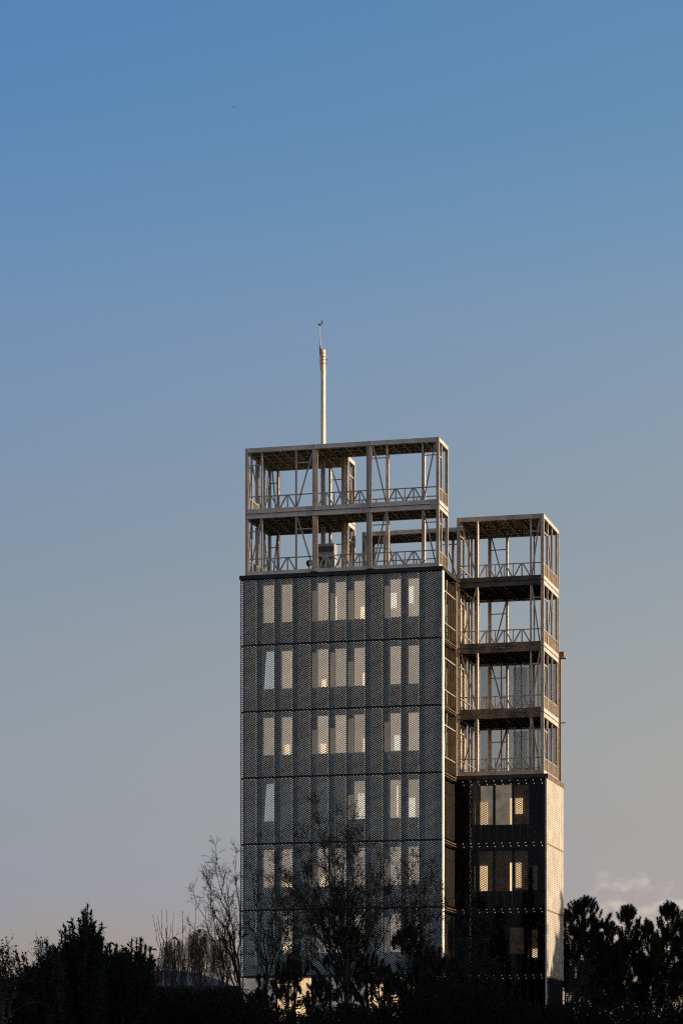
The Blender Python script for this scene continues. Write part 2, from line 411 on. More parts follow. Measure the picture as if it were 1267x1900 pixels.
# ---- steel frame storeys
NV = (0, 1, 0)
CHB = .24                            # chord depth
def P_(axis, fixed, s, z):
    return (s, fixed, z) if axis == 'u' else (fixed, s, z)
def frame(parent, axis, fixed, z, a, b, posts, braces=(), rails=(), rungs=(), chord=True, pw=.085, pd=.10, zb=None, endw=.13, rail=True, gap=.03, bars=None, mb=None, mt=None, mp=None, white=False):
    """one storey high frame on a plane: posts, top and bottom chord, diagonal braces, truss railing"""
    n = (0, 1, 0) if axis == 'u' else (1, 0, 0)
    z0 = z + (.0 if zb is None else zb); z1 = z + H - gap
    ca, cb = z0 + .02, z1
    if chord:
        B = MB(); B.bar(P_(axis, fixed, a, z0+CHB/2), P_(axis, fixed, b, z0+CHB/2), CHB, .14, n)
        B.bar(P_(axis, fixed, a, z0+.02), P_(axis, fixed, b, z0+.02), .035, .20, n)
        B.build('bottom_beam', M[mb or 'steel'], parent)
        B = MB(); B.bar(P_(axis, fixed, a, z1-CHB/2), P_(axis, fixed, b, z1-CHB/2), CHB, .14, n)
        B.bar(P_(axis, fixed, a, z1-CHB+.02), P_(axis, fixed, b, z1-CHB+.02), .03, .20, n)
        B.build('top_beam', M[mt or 'steel'], parent)
    zi0, zi1 = z0+CHB, z1-CHB
    for s, w in [(p, pw) for p in posts]:
        big = isinstance(s, tuple)
        ss, ww = (s[:2] if big else (s, w)); wh = (white and ss < b-.2) or (big and len(s) > 2)
        big = big and len(s) == 2
        dp = .27 if wh else (.16 if big else pd)
        pz0, pz1 = (z0, z1) if big else (zi0, zi1)
        po = MB().bar(P_(axis, fixed, ss, pz0), P_(axis, fixed, ss, pz1), ww, dp, n).build('post', M[mp or 'post'], parent)
        if wh: MB().bar((ss+ww/2+.009, fixed, pz0+.01), (ss+ww/2+.009, fixed, pz1-.01), .016, dp+.01, n).build('sunlit_flank', M['white'], po)  # white plate added to give the post a sunlit right side
    zr = zi0 + .66
    if rail:
        R = MB(); R.bar(P_(axis, fixed, a, zr), P_(axis, fixed, b, zr), .05, .06, n)
        for (ra, rb, nvs) in rails:
            st = (rb - ra) / nvs
            for q in range(nvs):
                c0 = ra + q*st
                m0 = c0 + st/2
                R.bar(P_(axis, fixed, c0+.06, zi0), P_(axis, fixed, m0-.05, zr), .07, .05, n)
                R.bar(P_(axis, fixed, c0+st-.06, zi0), P_(axis, fixed, m0+.05, zr), .07, .05, n)
                R.bar(P_(axis, fixed, m0, zi0), P_(axis, fixed, m0, zr), .065, .05, n)
                if q: R.bar(P_(axis, fixed, c0, zi0), P_(axis, fixed, c0, zr), .045, .05, n)
        if bars:
            c = bars[0]
            while c < bars[1]:
                R.bar(P_(axis, fixed, c, zi0), P_(axis, fixed, c, zr), .028, .03, n); c += .13
        R.build('railing', M['post'], parent)
    for (s0, s1, d) in braces:        # d=+1 rises to the right
        e0, e1 = (s0+.05, s1-.05)
        if d > 0: p, q = P_(axis, fixed, e0, zi0), P_(axis, fixed, e1, zi1)
        else: p, q = P_(axis, fixed, e1, zi0), P_(axis, fixed, e0, zi1)
        MB().bar(p, q, .065, .06, n).build('brace', M['post'], parent)
    for (s0, s1) in rungs:
        MB().bar(P_(axis, fixed, s0, zi1-.66), P_(axis, fixed, s1, zi1-.66), .05, .05, n).build('rung', M['steel'], parent)

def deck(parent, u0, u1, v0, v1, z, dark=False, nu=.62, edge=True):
    """floor or roof plate: folded sheet over a grid of joists"""
    D = MB(); x = u0
    zt = z - .04
    while x < u1 - .01:                # trapezoid ribs of the sheet
        x2 = min(x + .155, u1)
        D.box((x, v0, zt-.05), (min(x+.075, x2), v1, zt)); D.box((x+.075, v0, zt-.02), (x2, v1, zt)) if x2 > x + .076 else None
        x += .155
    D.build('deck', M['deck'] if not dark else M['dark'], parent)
    J = MB(); x = u0 + nu
    while x < u1 - .2:
        J.box((x-.025, v0+.02, zt-.22), (x+.025, v1-.02, zt-.052)); x += nu
    y = v0 + .75
    while y < v1 - .3:
        J.box((u0+.02, y-.03, zt-.20), (u1-.02, y+.03, zt-.056)); y += .75
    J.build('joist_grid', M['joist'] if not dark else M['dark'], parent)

VF = .28
uL, uA, uB, uR = xu(458.5, VF), xu(583, VF), xu(687, VF), -.28
l1, l2 = xu(486, VF), xu(549.5, VF)
r1, r2 = xu(717.8, VF), xu(784.1, VF)
VB1, VB2 = 2.44, 4.65
UD = -5.9
def main_storey(k, mir):
    z = LZ(k)
    zb = .20 if k == 6 else 0
    s = -1 if not mir else 1
    # front
    for (a, b, kind) in ((uL, uA, 'L'), (uA, uB, 'M'), (uB, uR, 'R')):
        pst = {'L': [(a, .16), l1, l2], 'M': [(a, .17), a+.16, b-.16], 'R': [(a, .17), r1, r2, (b, .16)]}[kind]
        br = {'L': [(a+.1, l1, s), (l2, b, -s)], 'M': [], 'R': [(a+.1, r1, s), (r2, b-.08, -s)]}[kind]
        rl = {'L': [(l1, l2, 2)], 'M': [(a+.16, b-.12, 3)], 'R': [(r1, r2, 2)]}[kind]
        rg = {'L': [(a, l1), (l2, b)], 'M': [], 'R': [(a, r1), (r2, b)]}[kind]
        frame(tower, 'u', VF, z, a, b, pst, br, rl, rg, zb=zb)
    # left side, right side, stepped back faces
    frame(tower, 'v', uL, z, VF, VB2, [(VB2, .16), 1.15, 2.44, 3.6], [(VF+.1, 1.15, s), (3.6, VB2-.1, -s)], [], [(VF, 1.15)], zb=zb, bars=(1.2, 3.6))
    frame(tower, 'v', uR, z, VF, VB1, [(VB1, .14), 1.1], [], [], [(VF, 1.1)], zb=zb, bars=(.4, 2.35))
    frame(tower, 'u', VB1, z, UD, uR, [(UD, .17), UD+.2, (-4.55, .11), (-3.46, .11), (-1.51, .10)], [], [], [], zb=zb, white=True)
    frame(tower, 'v', UD, z, VB1, VB2, [(VB2, .15), 3.5], [(3.5, VB2-.1, s)], [], [(3.5, VB2)], zb=zb)
    frame(tower, 'u', VB2, z, uL, UD, [(-10.12, .10), (-8.04, .11), (-7.2, .10), -6.1], [(uL+.1, -10.12, s), (-7.2, -6.1, s)], [(-10.12, -8.04, 2)], [(uL, -10.12), (-7.2, -6.1)], zb=zb, white=True)
    for (u, v) in ((-5.2, VB1), (-4.85, VB1), (-4.1, VB1), (-2.6, VB1), (-1.9, VB1), (-9.4, VB2), (-8.9, VB2), (-6.7, VB2)):
        MB().bar((u, v, z+zb+.24), (u, v, z+zb+.9), .05, .22, NV).build('baluster', M['trim'], tower)
    # stout inner columns
    for (u, v) in ((xu(599.5, VB1), VB1), (xu(478, 2.44), 2.44)):
        MB().bar((u, v, z+zb), (u, v, z+H-.3), .20, .20, NV).build('column', M['post'], tower)
main_storey(6, True)
main_storey(7, False)
for k, dk in ((7, False), (8, False)):
    zz = LZ(k) - .02 if k == 8 else LZ(k) - .0
    deck(tower, uL+.08, UD, VF+.08, VB2-.08, zz)
    deck(tower, UD+.02, uR-.08, VF+.08, VB1-.08, zz)
# service unit on the terrace of the wide block
tz = LZ(6) + .20
def world_of(u, v, zloc):
    c, s_ = math.cos(ANG), math.sin(ANG); return (CX + u*c + v*s_, DC - u*s_ + v*c, BASEZ + zloc)
def local_thing(name, u, v, zloc, label, cat, group=None):
    return tag(empty(name, world_of(u, v, zloc), -ANG), label, cat, group)
tu = local_thing('ventilation_unit', xu(609, 1.9), 1.55, tz, 'grey boxy air unit with brown grille inside the lower open storey', 'air unit')
MB().box((-.55, -.3, .12), (.5, .4, .62)).box((-.6, -.34, .0), (.56, .44, .12)).box((.02, -.32, .62), (.50, .38, .92)).build('housing', M['grey'], tu)
MB().box((-.42, -.3, 1.02), (.48, .4, 1.28)).box((-.42, -.3, 1.60), (.48, .4, 1.74)).box((-.42, -.28, 1.28), (-.38, .38, 1.60)).box((.44, -.28, 1.28), (.48, .38, 1.60)).build('hood', M['grey'], tu)
MB().box((-.38, -.29, 1.28), (.44, -.24, 1.60)).build('grille', M['unitdark'], tu)
MB().box((-.30, -.305, .64), (.34, -.28, 1.0)).build('intake', M['black'], tu)
for s_ in (-.40, .46): MB().box((s_-.03, -.05, .62), (s_+.03, .01, 1.02)).build('leg', M['grey'], tu)
MB().tube((.62, .2, .2), (.95, .25, .2), .17).ball((.95, .25, .2), .18, 12, 8).build('duct', M['white'], tu)
MB().box((-.85, -.1, .0), (-.62, .3, .5)).box((-.8, -.05, .5), (-.66, .25, .95)).build('control_box', M['grey'], tu)
tp = local_thing('roof_vent', xu(574, 1.4), 1.3, tz, 'small black roof vent with round head on a thin stalk left of the air unit', 'roof vent')
MB().tube((0, 0, 0), (0, 0, .62), .03).build('stalk', M['black'], tp)
MB().ball((0, 0, .76), .16, 12, 8).tube((0, 0, .60), (0, 0, .72), .10, .14).build('head', M['black'], tp)
MB().ball((0, 0, .08), .22, 12, 6).build('base', M['black'], tp)
tl_ = local_thing('solar_tray', xu(520, 2.6), 2.6, tz, 'long flat black tray lying on the terrace behind the bottom left railing', 'roof tray')
MB().box((-1.3, -.6, .10), (1.25, .6, .30)).build('tray', M['black'], tl_)
for s_ in (-1.1, 0, 1.05): MB().box((s_-.05, -.5, 0), (s_+.05, .5, .10)).build('foot', M['grey'], tl_)

# mast on the roof
um = xu(599.8, VB1)
ms = local_thing('antenna_mast', um, VB1, LZ(8) - .02, 'white tubular mast with thin wind sensor rod rising above the wide block', 'mast')
MB().tube((0, 0, 0), (0, 0, 5.50), .128, .122, 24).tube((0, 0, 5.50), (0, 0, 5.55), .115, .10, 24).build('pole', M['cream'], ms)
for h in (5.35, 5.17, 4.99, 4.81): MB().tube((0, 0, h-.015), (0, 0, h+.015), .15 if h > 5.3 else .150, None, 24).build('ring', M['rust'], ms)
for h in (4.99, 4.81): MB().tube((-.24, 0, h+.03), (.22, 0, h+.03), .012, None, 6).build('cross_pin', M['black'], ms)
MB().bar((-.10, -.15, 4.4), (-.12, -.14, 5.17), .05, .04, NV).bar((-.12, -.14, 5.17), (-.16, -.05, 5.77), .06, .05, NV).build('cable', M['rust'], ms)
MB().box((-.17, -.17, 5.29), (-.06, -.02, 5.59)).build('bracket', M['rust'], ms)
rod = MB().tube((-.15, 0, 5.37), (-.20, 0, 6.86), .034, .024, 8).build('sensor_rod', M['grey'], ms)
MB().tube((-.20, 0, 6.84), (-.27, 0, 6.97), .026, .04, 8).tube((-.20, 0, 6.84), (-.06, 0, 7.0), .03, .028, 8).tube((-.06, 0, 6.98), (-.045, 0, 7.10), .035, .02, 8)\
    .tube((-.05, 0, 7.08), (-.035, 0, 7.2), .009, .009, 5).tube((-.13, 0, 7.02), (-.125, 0, 7.12), .009, .009, 5).build('wind_sensor', M['black'], rod)

# ---- right flank of the wide block (u = 0), glazed frames
for k in range(-1, 6):
    z = LZ(k)
    frame(tower, 'v', -.06, z, .44, 3.55, [1.1, 2.0, 2.6, 3.1, (3.45, .12)] if k > 2 else [3.2], [(.5, 1.5, 1 if k % 2 else -1)] if k > 2 else [], [], [(.44, 3.5)] if k > 2 else [], zb=0, pw=.035, pd=.05, chord=False, mp='rustpost', rail=k > 2)
    MB().box((-.10, .44, z+.03), (-.01, 3.55, z+.09)).box((-.10, .44, z-.09), (-.01, 3.55, z-.05)).build('flank_beam', M['rustpost'], tower)
    MB().box((-.16, .42, z+.24), (-.15, 3.5, z+2.6)).build('flank_glass', M['glass'] if k > 2 else M['wall'], tower)
    MB().box((-.20, .42, z+2.61), (-.12, 3.5, z+H-.28)).build('flank_panel', M['wall'], tower)
    MB().box((-1.0, .5, z-.12), (-.2, 3.5, z+.02)).build('flank_floor', M['dark'], tower)
    MB().box((-1.04, .5, z+.1), (-1.0, 3.5, z+H-.2)).build('flank_lining', M['wall'], tower)

# ---- slim tower
V2, V2B, U2 = 3.585, 8.606, 4.848
VS = V2 + .28; VSB = V2B - .28
sL, sR = .05, U2 - .28
p1, p2 = xu(886, VS), xu(984.8, VS)
def slim_storey(k, mir, glazed):
    z = LZ(k); s = -1 if not mir else 1
    zb = .20 if k == 3 else 0
    frame(side, 'u', VS, z, sL, sR, [(sL, .15), (p1, .08, 'w'), p2, (sR, .17)], [(sL+.1, p1, s), (p2, sR-.1, -s)], [(p1, p2, 3)], [(p2, sR)], zb=zb, mb={3: 'post', 4: 'patchbeam', 5: 'patchbeam', 6: 'darkbeam'}[k], mt={3: 'patchbeam', 4: 'patchbeam', 5: 'darkbeam', 6: 'post'}[k])
    q1, q2, q3 = VS+1.4, VS+2.75, VSB-.3
    frame(side, 'v', sR, z, VS, VSB, [q1, q2, q3, (VSB, .15)], [(VS+.1, q1, s)] if glazed else [(q1, q2, s)], [], [(VS, q1)], zb=zb, bars=(VS+.15, VSB-.1))
    # pale balustrade infill of the flank
    for a, b in ((VS+.1, q1-.05), (q1+.07, q2-.05), (q2+.07, VSB-.1)):
        MB().box((sR-.05, a, z+zb+.26), (sR-.03, b, z+zb+.86)).build('balustrade_panel', M['steel'], side)
    frame(side, 'v', sL+.02, z, VS, VSB, [VS+1.2, VS+2.6, VS+3.3, (VSB, .16)], [], [], [(VS, VS+1.2)], zb=zb)
    frame(side, 'u', VSB, z, -5.7 if k == 6 else sL, sR, [(.84, .17), (1.80, .09, 'w'), 3.3], [(.9, 1.80, s)], [(sL, .84, 1), (1.8, 3.3, 2), (3.3, sR, 1)], [(.84, 1.80)], zb=zb)
    for dv in (0, .22, .42):
        MB().bar((sL+.42, VS+2.9+dv, z+zb), (sL+.42, VS+2.9+dv, z+H-.25), .07, .10, NV).build('riser', M['steel'], side)
    for u in (1.25, 2.3, 2.75, 3.7) if k in (6, 4) else (1.3,):
        MB().bar((u, VSB-.1, z+zb+.24), (u, VSB-.1, z+zb+.9), .05, .2, NV).build('baluster', M['trim'], side)
    if glazed:
        # rear glazing: panes and mesh screens with mullions
        for a, b, mt in ((sL+.1, .80, 'screen'), (.95, 1.75, 'clear'), (1.86, 3.0, 'screen'), (3.06, 3.45, 'clear'), (3.5, sR-.1, 'screen')):
            MB().box((a, VSB+.12, z+zb+.2), (b, VSB+.15, z+H-.25)).build('rear_pane', M[mt], side)
        for u in (.9, 1.45, 1.80, 2.2, 2.55, 3.03, 3.2, 3.48):
            MB().bar((u, VSB+.13, z+zb+.2), (u, VSB+.13, z+H-.25), .06, .08, NV).build('mullion', M['grey'], side)
        me = expanded(.82, 2.8, lambda s: 0.0)
        o = link('mesh_screen', me, M['mesh'], side); o.location = (2.1, VSB+.24, z+.35)
slim_storey(6, False, False); slim_storey(5, True, False); slim_storey(4, False, True); slim_storey(3, True, True)
for k in (4, 5, 6, 7):
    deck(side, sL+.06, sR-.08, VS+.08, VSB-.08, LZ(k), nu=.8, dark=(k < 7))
# bridge module behind the wide block
zr = LZ(6)
frame(side, 'u', 6.2, zr, -5.7, 0, [(-5.7, .2), (-4.55, .12), -.35], [(-5.5, -4.55, 1), (-1.4, -.35, -1)], [], [(-5.5, -4.55), (-1.4, -.35)])
frame(side, 'v', -5.7, zr, 6.2, VSB, [(VSB, .16)], [], [], [], rail=False)
frame(side, 'u', VSB-.03, zr, -5.65, -.1, [(-4.9, .1), (-1.2, .12)], [(-4.9, -4.0, -1)], [], [], rail=True)
deck(side, -5.6, -.02, 6.3, VSB-.1, LZ(7), nu=.7)
MB().box((-5.8, 6.1, LZ(6)-.2), (0, 8.4, LZ(6)-.01)).build('bridge_floor', M['dark'], side)
MB().box((-5.8, 6.2, 0), (-.45, 8.4, LZ(3))).build('core_wall', M['wall'], side)
MB().box((-5.8, 6.2, LZ(3)), (-.45, 8.4, LZ(6)-.25)).build('core_wall', M['joist'], side)
# link between the two towers (dark nook)
MB().box((-.9, 3.62, 0), (-.04, 6.1, LZ(3))).build('core_wall', M['wall'], side)
for k in (3, 4, 5):
    MB().box((-.9, 3.6, LZ(k+1)-.45), (.0, 6.1, LZ(k+1)-.02)).build('link_slab', M['dark'], side)
    for u in (-.05, -.32): MB().bar((u, 3.66, LZ(k)), (u, 3.66, LZ(k+1)-.4), .09, .14, NV).build('link_post', M['steel'], side)
    MB().bar((-.02, 4.7, LZ(k)), (-.02, 4.7, LZ(k+1)-.4), .07, .2, NV).build('link_post', M['steel'], side)
# dark cap ring between frame and glazed storeys
z3 = LZ(3)
MB().box((.0, V2-.06, z3), (U2+.05, V2B+.05, z3+.20)).build('cap_ring', M['dark'], side)
MB().box((U2+.05, V2-.06, z3-.06), (U2+.075, V2B+.05, z3+.21)).build('cap_ring_edge', M['rustpost'], side)
# glazed storeys: glass skin with rooms behind
rooms = {2: [(876.5, 890, 1450, 1530, 'dimroom'), (890, 914, 1458, 1530, 'grayroom'), (919, 949.5, 1456, 1530, 'grayroom'), (954, 981, 1457, 1529, 'dimroom')],
         1: [(889, 914, 1580, 1654, 'dimroom'), (919, 949.5, 1579, 1654, 'dimroom'), (955, 979, 1579, 1652, 'dimroom'), (988.5, 998, 1606, 1652, 'dimroom'), (1007, 1013, 1606, 1652, 'dimroom')],
         0: [(946, 971, 1722, 1770, 'dimroom'), (987, 1005, 1725, 1778, 'dimroom')]}
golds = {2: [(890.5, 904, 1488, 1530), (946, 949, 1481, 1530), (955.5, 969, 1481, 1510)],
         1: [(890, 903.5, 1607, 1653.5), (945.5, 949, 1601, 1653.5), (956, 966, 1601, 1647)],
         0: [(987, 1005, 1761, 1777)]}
def yz(y, u, v):
    d = DC - u*math.sin(ANG) + v*math.cos(ANG); return CAMZ + (Y0 - y)/F*d - BASEZ
VG = V2 + .55
fixme = MB().tube((0, .02, 0), (0, -.07, 0), .028, .028, 8).mesh('glass_fixing')
def fixing(u, z): o = link('glass_fixing', fixme, M['trim'], side); o.location = (u, V2, z)
for k in range(-3, 3):
    z = LZ(k) if k > -3 else 0; zt = LZ(k+1)
    if k == -3 : continue
    if k == -2: z = 0
    # glass sheets with thin joints
    n = 5
    for i in range(n):
        a = .02 + (U2-.02)*i/n; b = .02 + (U2-.02)*(i+1)/n
        MB().box((a+.008, V2, z+.03), (b-.008, V2+.02, zt-.03)).build('glass_sheet', M['tinted'], side)
    J = MB().box((.02, V2+.06, z-.05), (U2-.02, V2+.14, z+.05)) if k > -2 else MB().box((.02, V2+.06, zt-.1), (U2-.02, V2+.14, zt-.06))
    J.build('joint_rail', M['dark'], side)
    if k > -2:
        for q in range(11):
            u = .35 + q*.42
            for dz, dd in ((.085, 0), (-.085, .05)): fixing(u+dd, z+dz)
    MB().box((.02, VG+.30, z), (U2-.25, VG+.36, zt)).build('inner_wall', M['wall'], side)
    MB().box((.02, V2+.16, z-.14), (U2-.1, VG+.3, z+.14)).build('floor_slab', M['dark'], side)
    B = MB(); q = .3
    while q < U2-.4: B.box((q, VG+.27, z+.2), (q+.05, VG+.298, z+1.2 if k > -1 else zt-.2)); q += .42
    B.build('slat_screen', M['frame'], side)
    for (x0, x1, y0, y1, mt) in rooms.get(k, ()):
        u0, u1 = xu(x0, VG+.2), xu(x1, VG+.2); um_ = (u0+u1)/2
        w = MB().box((u0, VG+.24, yz(y1, um_, VG)), (u1, VG+.28, yz(y0, um_, VG))).build('room_window', M[mt], side)
        fr = MB(); za, zb_ = yz(y1, um_, VG), yz(y0, um_, VG)
        fr.box((u0-.04, VG+.20, za), (u0, VG+.29, zb_)).box((u1, VG+.20, za), (u1+.04, VG+.29, zb_)).box((u0-.04, VG+.20, zb_), (u1+.04, VG+.29, zb_+.05))
        fr.build('window_frame', M['frame'], w)
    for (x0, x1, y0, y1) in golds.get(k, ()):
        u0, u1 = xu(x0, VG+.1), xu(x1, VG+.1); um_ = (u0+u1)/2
        MB().box((u0, VG+.17, yz(y1, um_, VG)), (u1, VG+.19, yz(y0, um_, VG))).build('glow_patch', M['gold'], side)  # glowing sheet in place of the sunlit mesh seen through the room
        if u1 - u0 > .15:
            me = expanded(u1-u0, yz(y0, um_, VG)-yz(y1, um_, VG), lambda s: 0.0)
            o = link('glow_patch_mesh', me, M['rust'], side); o.location = (u0, VG+.13, yz(y1, um_, VG))
for q in range(11):
    u = .35 + q*.42
    for dz, dd in ((-.12, 0), (-.30, .05)): fixing(u+dd, z3+dz)
# right flank of the glazed storeys: pleated pale perforated sheet
def pleated(length, height):
    """folded perforated sheet along v, 9 pleats; rows of small holes are modelled as a mesh of strips"""
    n = 9; st = length/n; v = []; f = []
    rows = int(height/.11)
    m_ = MB()
    for i in range(n):
        s0 = i*st
        prof = [(0, .0), (.38, .055), (.62, .055), (1, 0)]
        for (a, da), (b, db) in zip(prof[:-1], prof[1:]):
            for j in range(rows):
                z0 = j*height/rows; z1 = z0 + height/rows*.80
                k = len(m_.v)
                m_.v += [(da, s0+a*st, z0), (db, s0+b*st, z0), (db, s0+b*st, z1), (da, s0+a*st, z1)]
                m_.f.append((k, k+1, k+2, k+3))
                # web between the slots
                z2 = (j+1)*height/rows; mid = (a*.35+b*.65); dm = da*.35+db*.65
                k = len(m_.v)
                m_.v += [(da, s0+a*st, z1), (dm, s0+mid*st, z1), (dm, s0+mid*st, z2), (da, s0+a*st, z2)]
                m_.f.append((k, k+1, k+2, k+3))
    return m_.mesh('pleated_panel')
pmesh = pleated(V2B - V2, H - .09)
for k in (0, 1, 2):
    o = link('pleated_panel', pmesh, M['pleat'], side); o.location = (U2, V2, LZ(k)+.045)
    MB().box((U2-.06, V2+.01, LZ(k)-.04), (U2+.02, V2B, LZ(k)+.035)).build('flank_joint', M['rust'], side)
MB().box((U2-.5, V2+.05, LZ(0)), (U2-.22, V2B-.05, LZ(3))).build('flank_wall', M['wall'], side)
MB().box((U2-.06, V2-.025, 0), (U2+.02, V2+.0, LZ(3))).build('corner_trim', M['trim'], side)
MB().box((U2-.3, V2+.1, 0), (U2-.02, V2B-.1, LZ(0)-.05)).build('flank_base', M['wall'], side)
b = MB()
for q in range(7): b.box((U2-.02, V2+.3+q*.7, 0), (U2+.04, V2+.36+q*.7, LZ(0)-.06))
b.build('flank_fin', M['dark'], side)
MB().box((.02, V2B-.3, 0), (U2-.05, V2B-.1, LZ(3))).build('rear_wall', M['wall'], side)
MB().box((-.02, V2+.1, 0), (.02, V2B, LZ(3))).build('party_wall', M['wall'], side)
# mast climber rail on the rear right corner
cr = local_thing('hoist_rail', xu(1038.5, V2B+.3), V2B+.3, LZ(3)+.1, 'brown vertical hoist rail with head box clamped behind the slim tower right corner', 'hoist rail')
MB().bar((0, 0, -.6), (0, 0, 7.0), .13, .16, NV).build('rail', M['rust'], cr)
MB().box((-.16, -.2, 7.05), (.26, .2, 7.34)).build('head_box', M['rust'], cr)
MB().box((-.18, -.22, 6.99), (.36, .22, 7.04)).build('ledge', M['grey'], cr)
MB().box((-.25, -.06, 3.46), (.34, .06, 3.51)).build('bracket', M['grey'], cr)

# ---- low hall with pale arched roof behind the shrubs, left of the block
def hall():
    D = 163.0; X = lambda px: (px-633.5)/F*D; Z = lambda py: CAMZ + (Y0-py)/F*D
    h = tag(empty('low_hall', (X(330), D, gz(D))), 'low dark hall with pale blue arched roof behind the shrubs, left of the wide block', 'building')
    zt = Z(1830) - gz(D); x0, x1 = X(215)-X(330), X(445)-X(330)
    MB().box((x0, 0, 0), (x1, 14, zt)).build('wall', M['hallwall'], h)
    R = MB(); n = 16; pts = []
    for i in range(n+1):
        t = i/n; x = x0 + (x1-x0)*t*.93; pts.append((x, zt + .85*math.sin(math.pi*min(1, (t*.92+.08)))**.8 if 0 < t < 1 else zt))
    for i in range(n):
        (xa, za), (xb, zb) = pts[i], pts[i+1]; k = len(R.v)
        R.v += [(xa, .05, zt), (xb, .05, zt), (xb, .05, zb+.02), (xa, .05, za+.02), (xa, 13.9, za+.02), (xb, 13.9, zb+.02)]
        R.f += [(k, k+1, k+2, k+3), (k+3, k+2, k+5, k+4)]
    R.build('roof', M['palroof'], h)
    b = MB()
    for i in range(9): x = x0+.3+i*(x1-x0-.6)/8*.9; b.box((x-.02, .0, zt), (x+.02, .045, zt+.35))
    b.build('roof_rib', M['grey'], h)
hall()

# ------------------------------------------------------------------ vegetation
def np_mesh(name, V, Fa, mt, parent=None):
    V = np.asarray(V, np.float32); Fa = np.asarray(Fa, np.int32); n = Fa.shape[1]
    me = bpy.data.meshes.new(name); me.vertices.add(len(V)); me.vertices.foreach_set('co', V.ravel())
    me.loops.add(Fa.size); me.loops.foreach_set('vertex_index', Fa.ravel())
    me.polygons.add(len(Fa)); me.polygons.foreach_set('loop_start', np.arange(0, Fa.size, n, dtype=np.int32))
    me.polygons.foreach_set('loop_total', np.full(len(Fa), n, np.int32))
    me.update(calc_edges=True); return link(name, me, mt, parent)
def tubes(segs, sides=4):
    """segs: (p0, p1, r0, r1) -> vertex and quad arrays"""
    A = np.array([s[0] for s in segs], float); B = np.array([s[1] for s in segs], float)
    ra = np.array([s[2] for s in segs]); rb = np.array([s[3] for s in segs])
    T = B - A; T /= (np.linalg.norm(T, axis=1, keepdims=True) + 1e-9)
    up = np.tile([[.31, .95, .05]], (len(A), 1)); U = np.cross(T, up); U /= (np.linalg.norm(U, axis=1, keepdims=True)+1e-9); Wv = np.cross(T, U)
    V = []
    for k in range(sides):
        th = 2*math.pi*k/sides; d = U*math.cos(th) + Wv*math.sin(th)
        V.append(A + d*ra[:, None]); V.append(B + d*rb[:, None])
    V = np.stack(V, 1)       # n, 2*sides, 3
    n = len(A); base = (np.arange(n)*2*sides)[:, None]
    Fs = []
    for k in range(sides):
        k2 = (k+1) % sides; Fs.append(base + np.array([[2*k, 2*k2, 2*k2+1, 2*k+1]]))
    return V.reshape(-1, 3), np.concatenate(Fs, 0)
def flakes(C, size, rng, aspect=.45, axis=None, spread=1.0):
    """diamond leaf quads at centres C"""
    n = len(C); a = rng.normal(size=(n, 3))
    if axis is not None: a = a*spread + axis
    a /= np.linalg.norm(a, axis=1, keepdims=True)
    b = np.cross(a, rng.normal(size=(n, 3))); b /= np.linalg.norm(b, axis=1, keepdims=True)
    s = (size * rng.uniform(.6, 1.4, n))[:, None]
    V = np.stack([C - a*s/2, C + b*s*aspect/2, C + a*s/2, C - b*s*aspect/2], 1).reshape(-1, 3)
    return V, (np.arange(n)*4)[:, None] + np.array([[0, 1, 2, 3]])
def needle_clumps(C, A, length, radius, per, rng, nl=.16, nw=.016):
    """bottle-brush clumps: needles round a short axis A at C"""
    n = len(C); A = A/np.linalg.norm(A, axis=1, keepdims=True)
    t = rng.uniform(-.5, .6, (n, per)); L_ = (length*np.ones(n))[:, None]
    o = rng.normal(size=(n, per, 3)); o /= np.linalg.norm(o, axis=2, keepdims=True)
    base = C[:, None, :] + A[:, None, :]*(t*L_)[..., None]
    taper = np.sqrt(np.clip(1.05 - (np.abs(t-.05)*1.75)**2, .06, 1))[..., None]
    d = o*(radius*np.ones(n))[:, None, None]*taper + A[:, None, :]*nl*.9
    tip = base + d*rng.uniform(.82, 1.1, (n, per, 1))
    w = np.cross(d, rng.normal(size=(n, per, 3))); w /= np.linalg.norm(w, axis=2, keepdims=True)
    V = np.stack([base - w*nw, base + w*nw, tip], 2).reshape(-1, 3)
    return V, (np.arange(n*per)*3)[:, None] + np.array([[0, 1, 2]])
def limb(segs, p, q, r0, r1, rng, n=6, sag=.12, wig=.05):
    """a curved limb from p to q; returns its points"""
    p = np.array(p, float); q = np.array(q, float); Ln = np.linalg.norm(q-p); pts = []
    for i in range(n+1):
        t = i/n; c = p*(1-t) + q*t
        c = c + rng.normal(size=3)*wig*Ln*math.sin(math.pi*t)*.5; c[2] -= sag*Ln*math.sin(math.pi*t)*.6
        pts.append(c)
    for i in range(n):
        segs.append((pts[i], pts[i+1], r0+(r1-r0)*i/n, r0+(r1-r0)*(i+1)/n))
    return pts
def twigs(segs, tips, p, d, length, r, depth, rng, ang=.55, up=.25):
    """recursive branching"""
    k = 3; q = p; dd = d/np.linalg.norm(d); pts = [p]
    for i in range(k):
        dd = dd + rng.normal(size=3)*.13; dd[2] += up*.12; dd /= np.linalg.norm(dd)
        q2 = q + dd*length/k; segs.append((q, q2, r*(1-i/k*.5), r*(1-(i+1)/k*.5))); q = q2; pts.append(q)
    tips.append((q, dd))
    if depth <= 0: return
    nb = 3 if depth > 1 else 4
    for i in range(nb):
        b = pts[1 + int(rng.integers(0, k))]
        nd = dd + rng.normal(size=3)*ang; nd[2] += up*.3; nd /= np.linalg.norm(nd)
        twigs(segs, tips, b, nd, length*rng.uniform(.5, .8), max(r*.6, .0044), depth-1, rng, ang, up)
def at(px, py, D): return np.array([(px-633.5)/F*D, D, CAMZ+(Y0-py)/F*D])
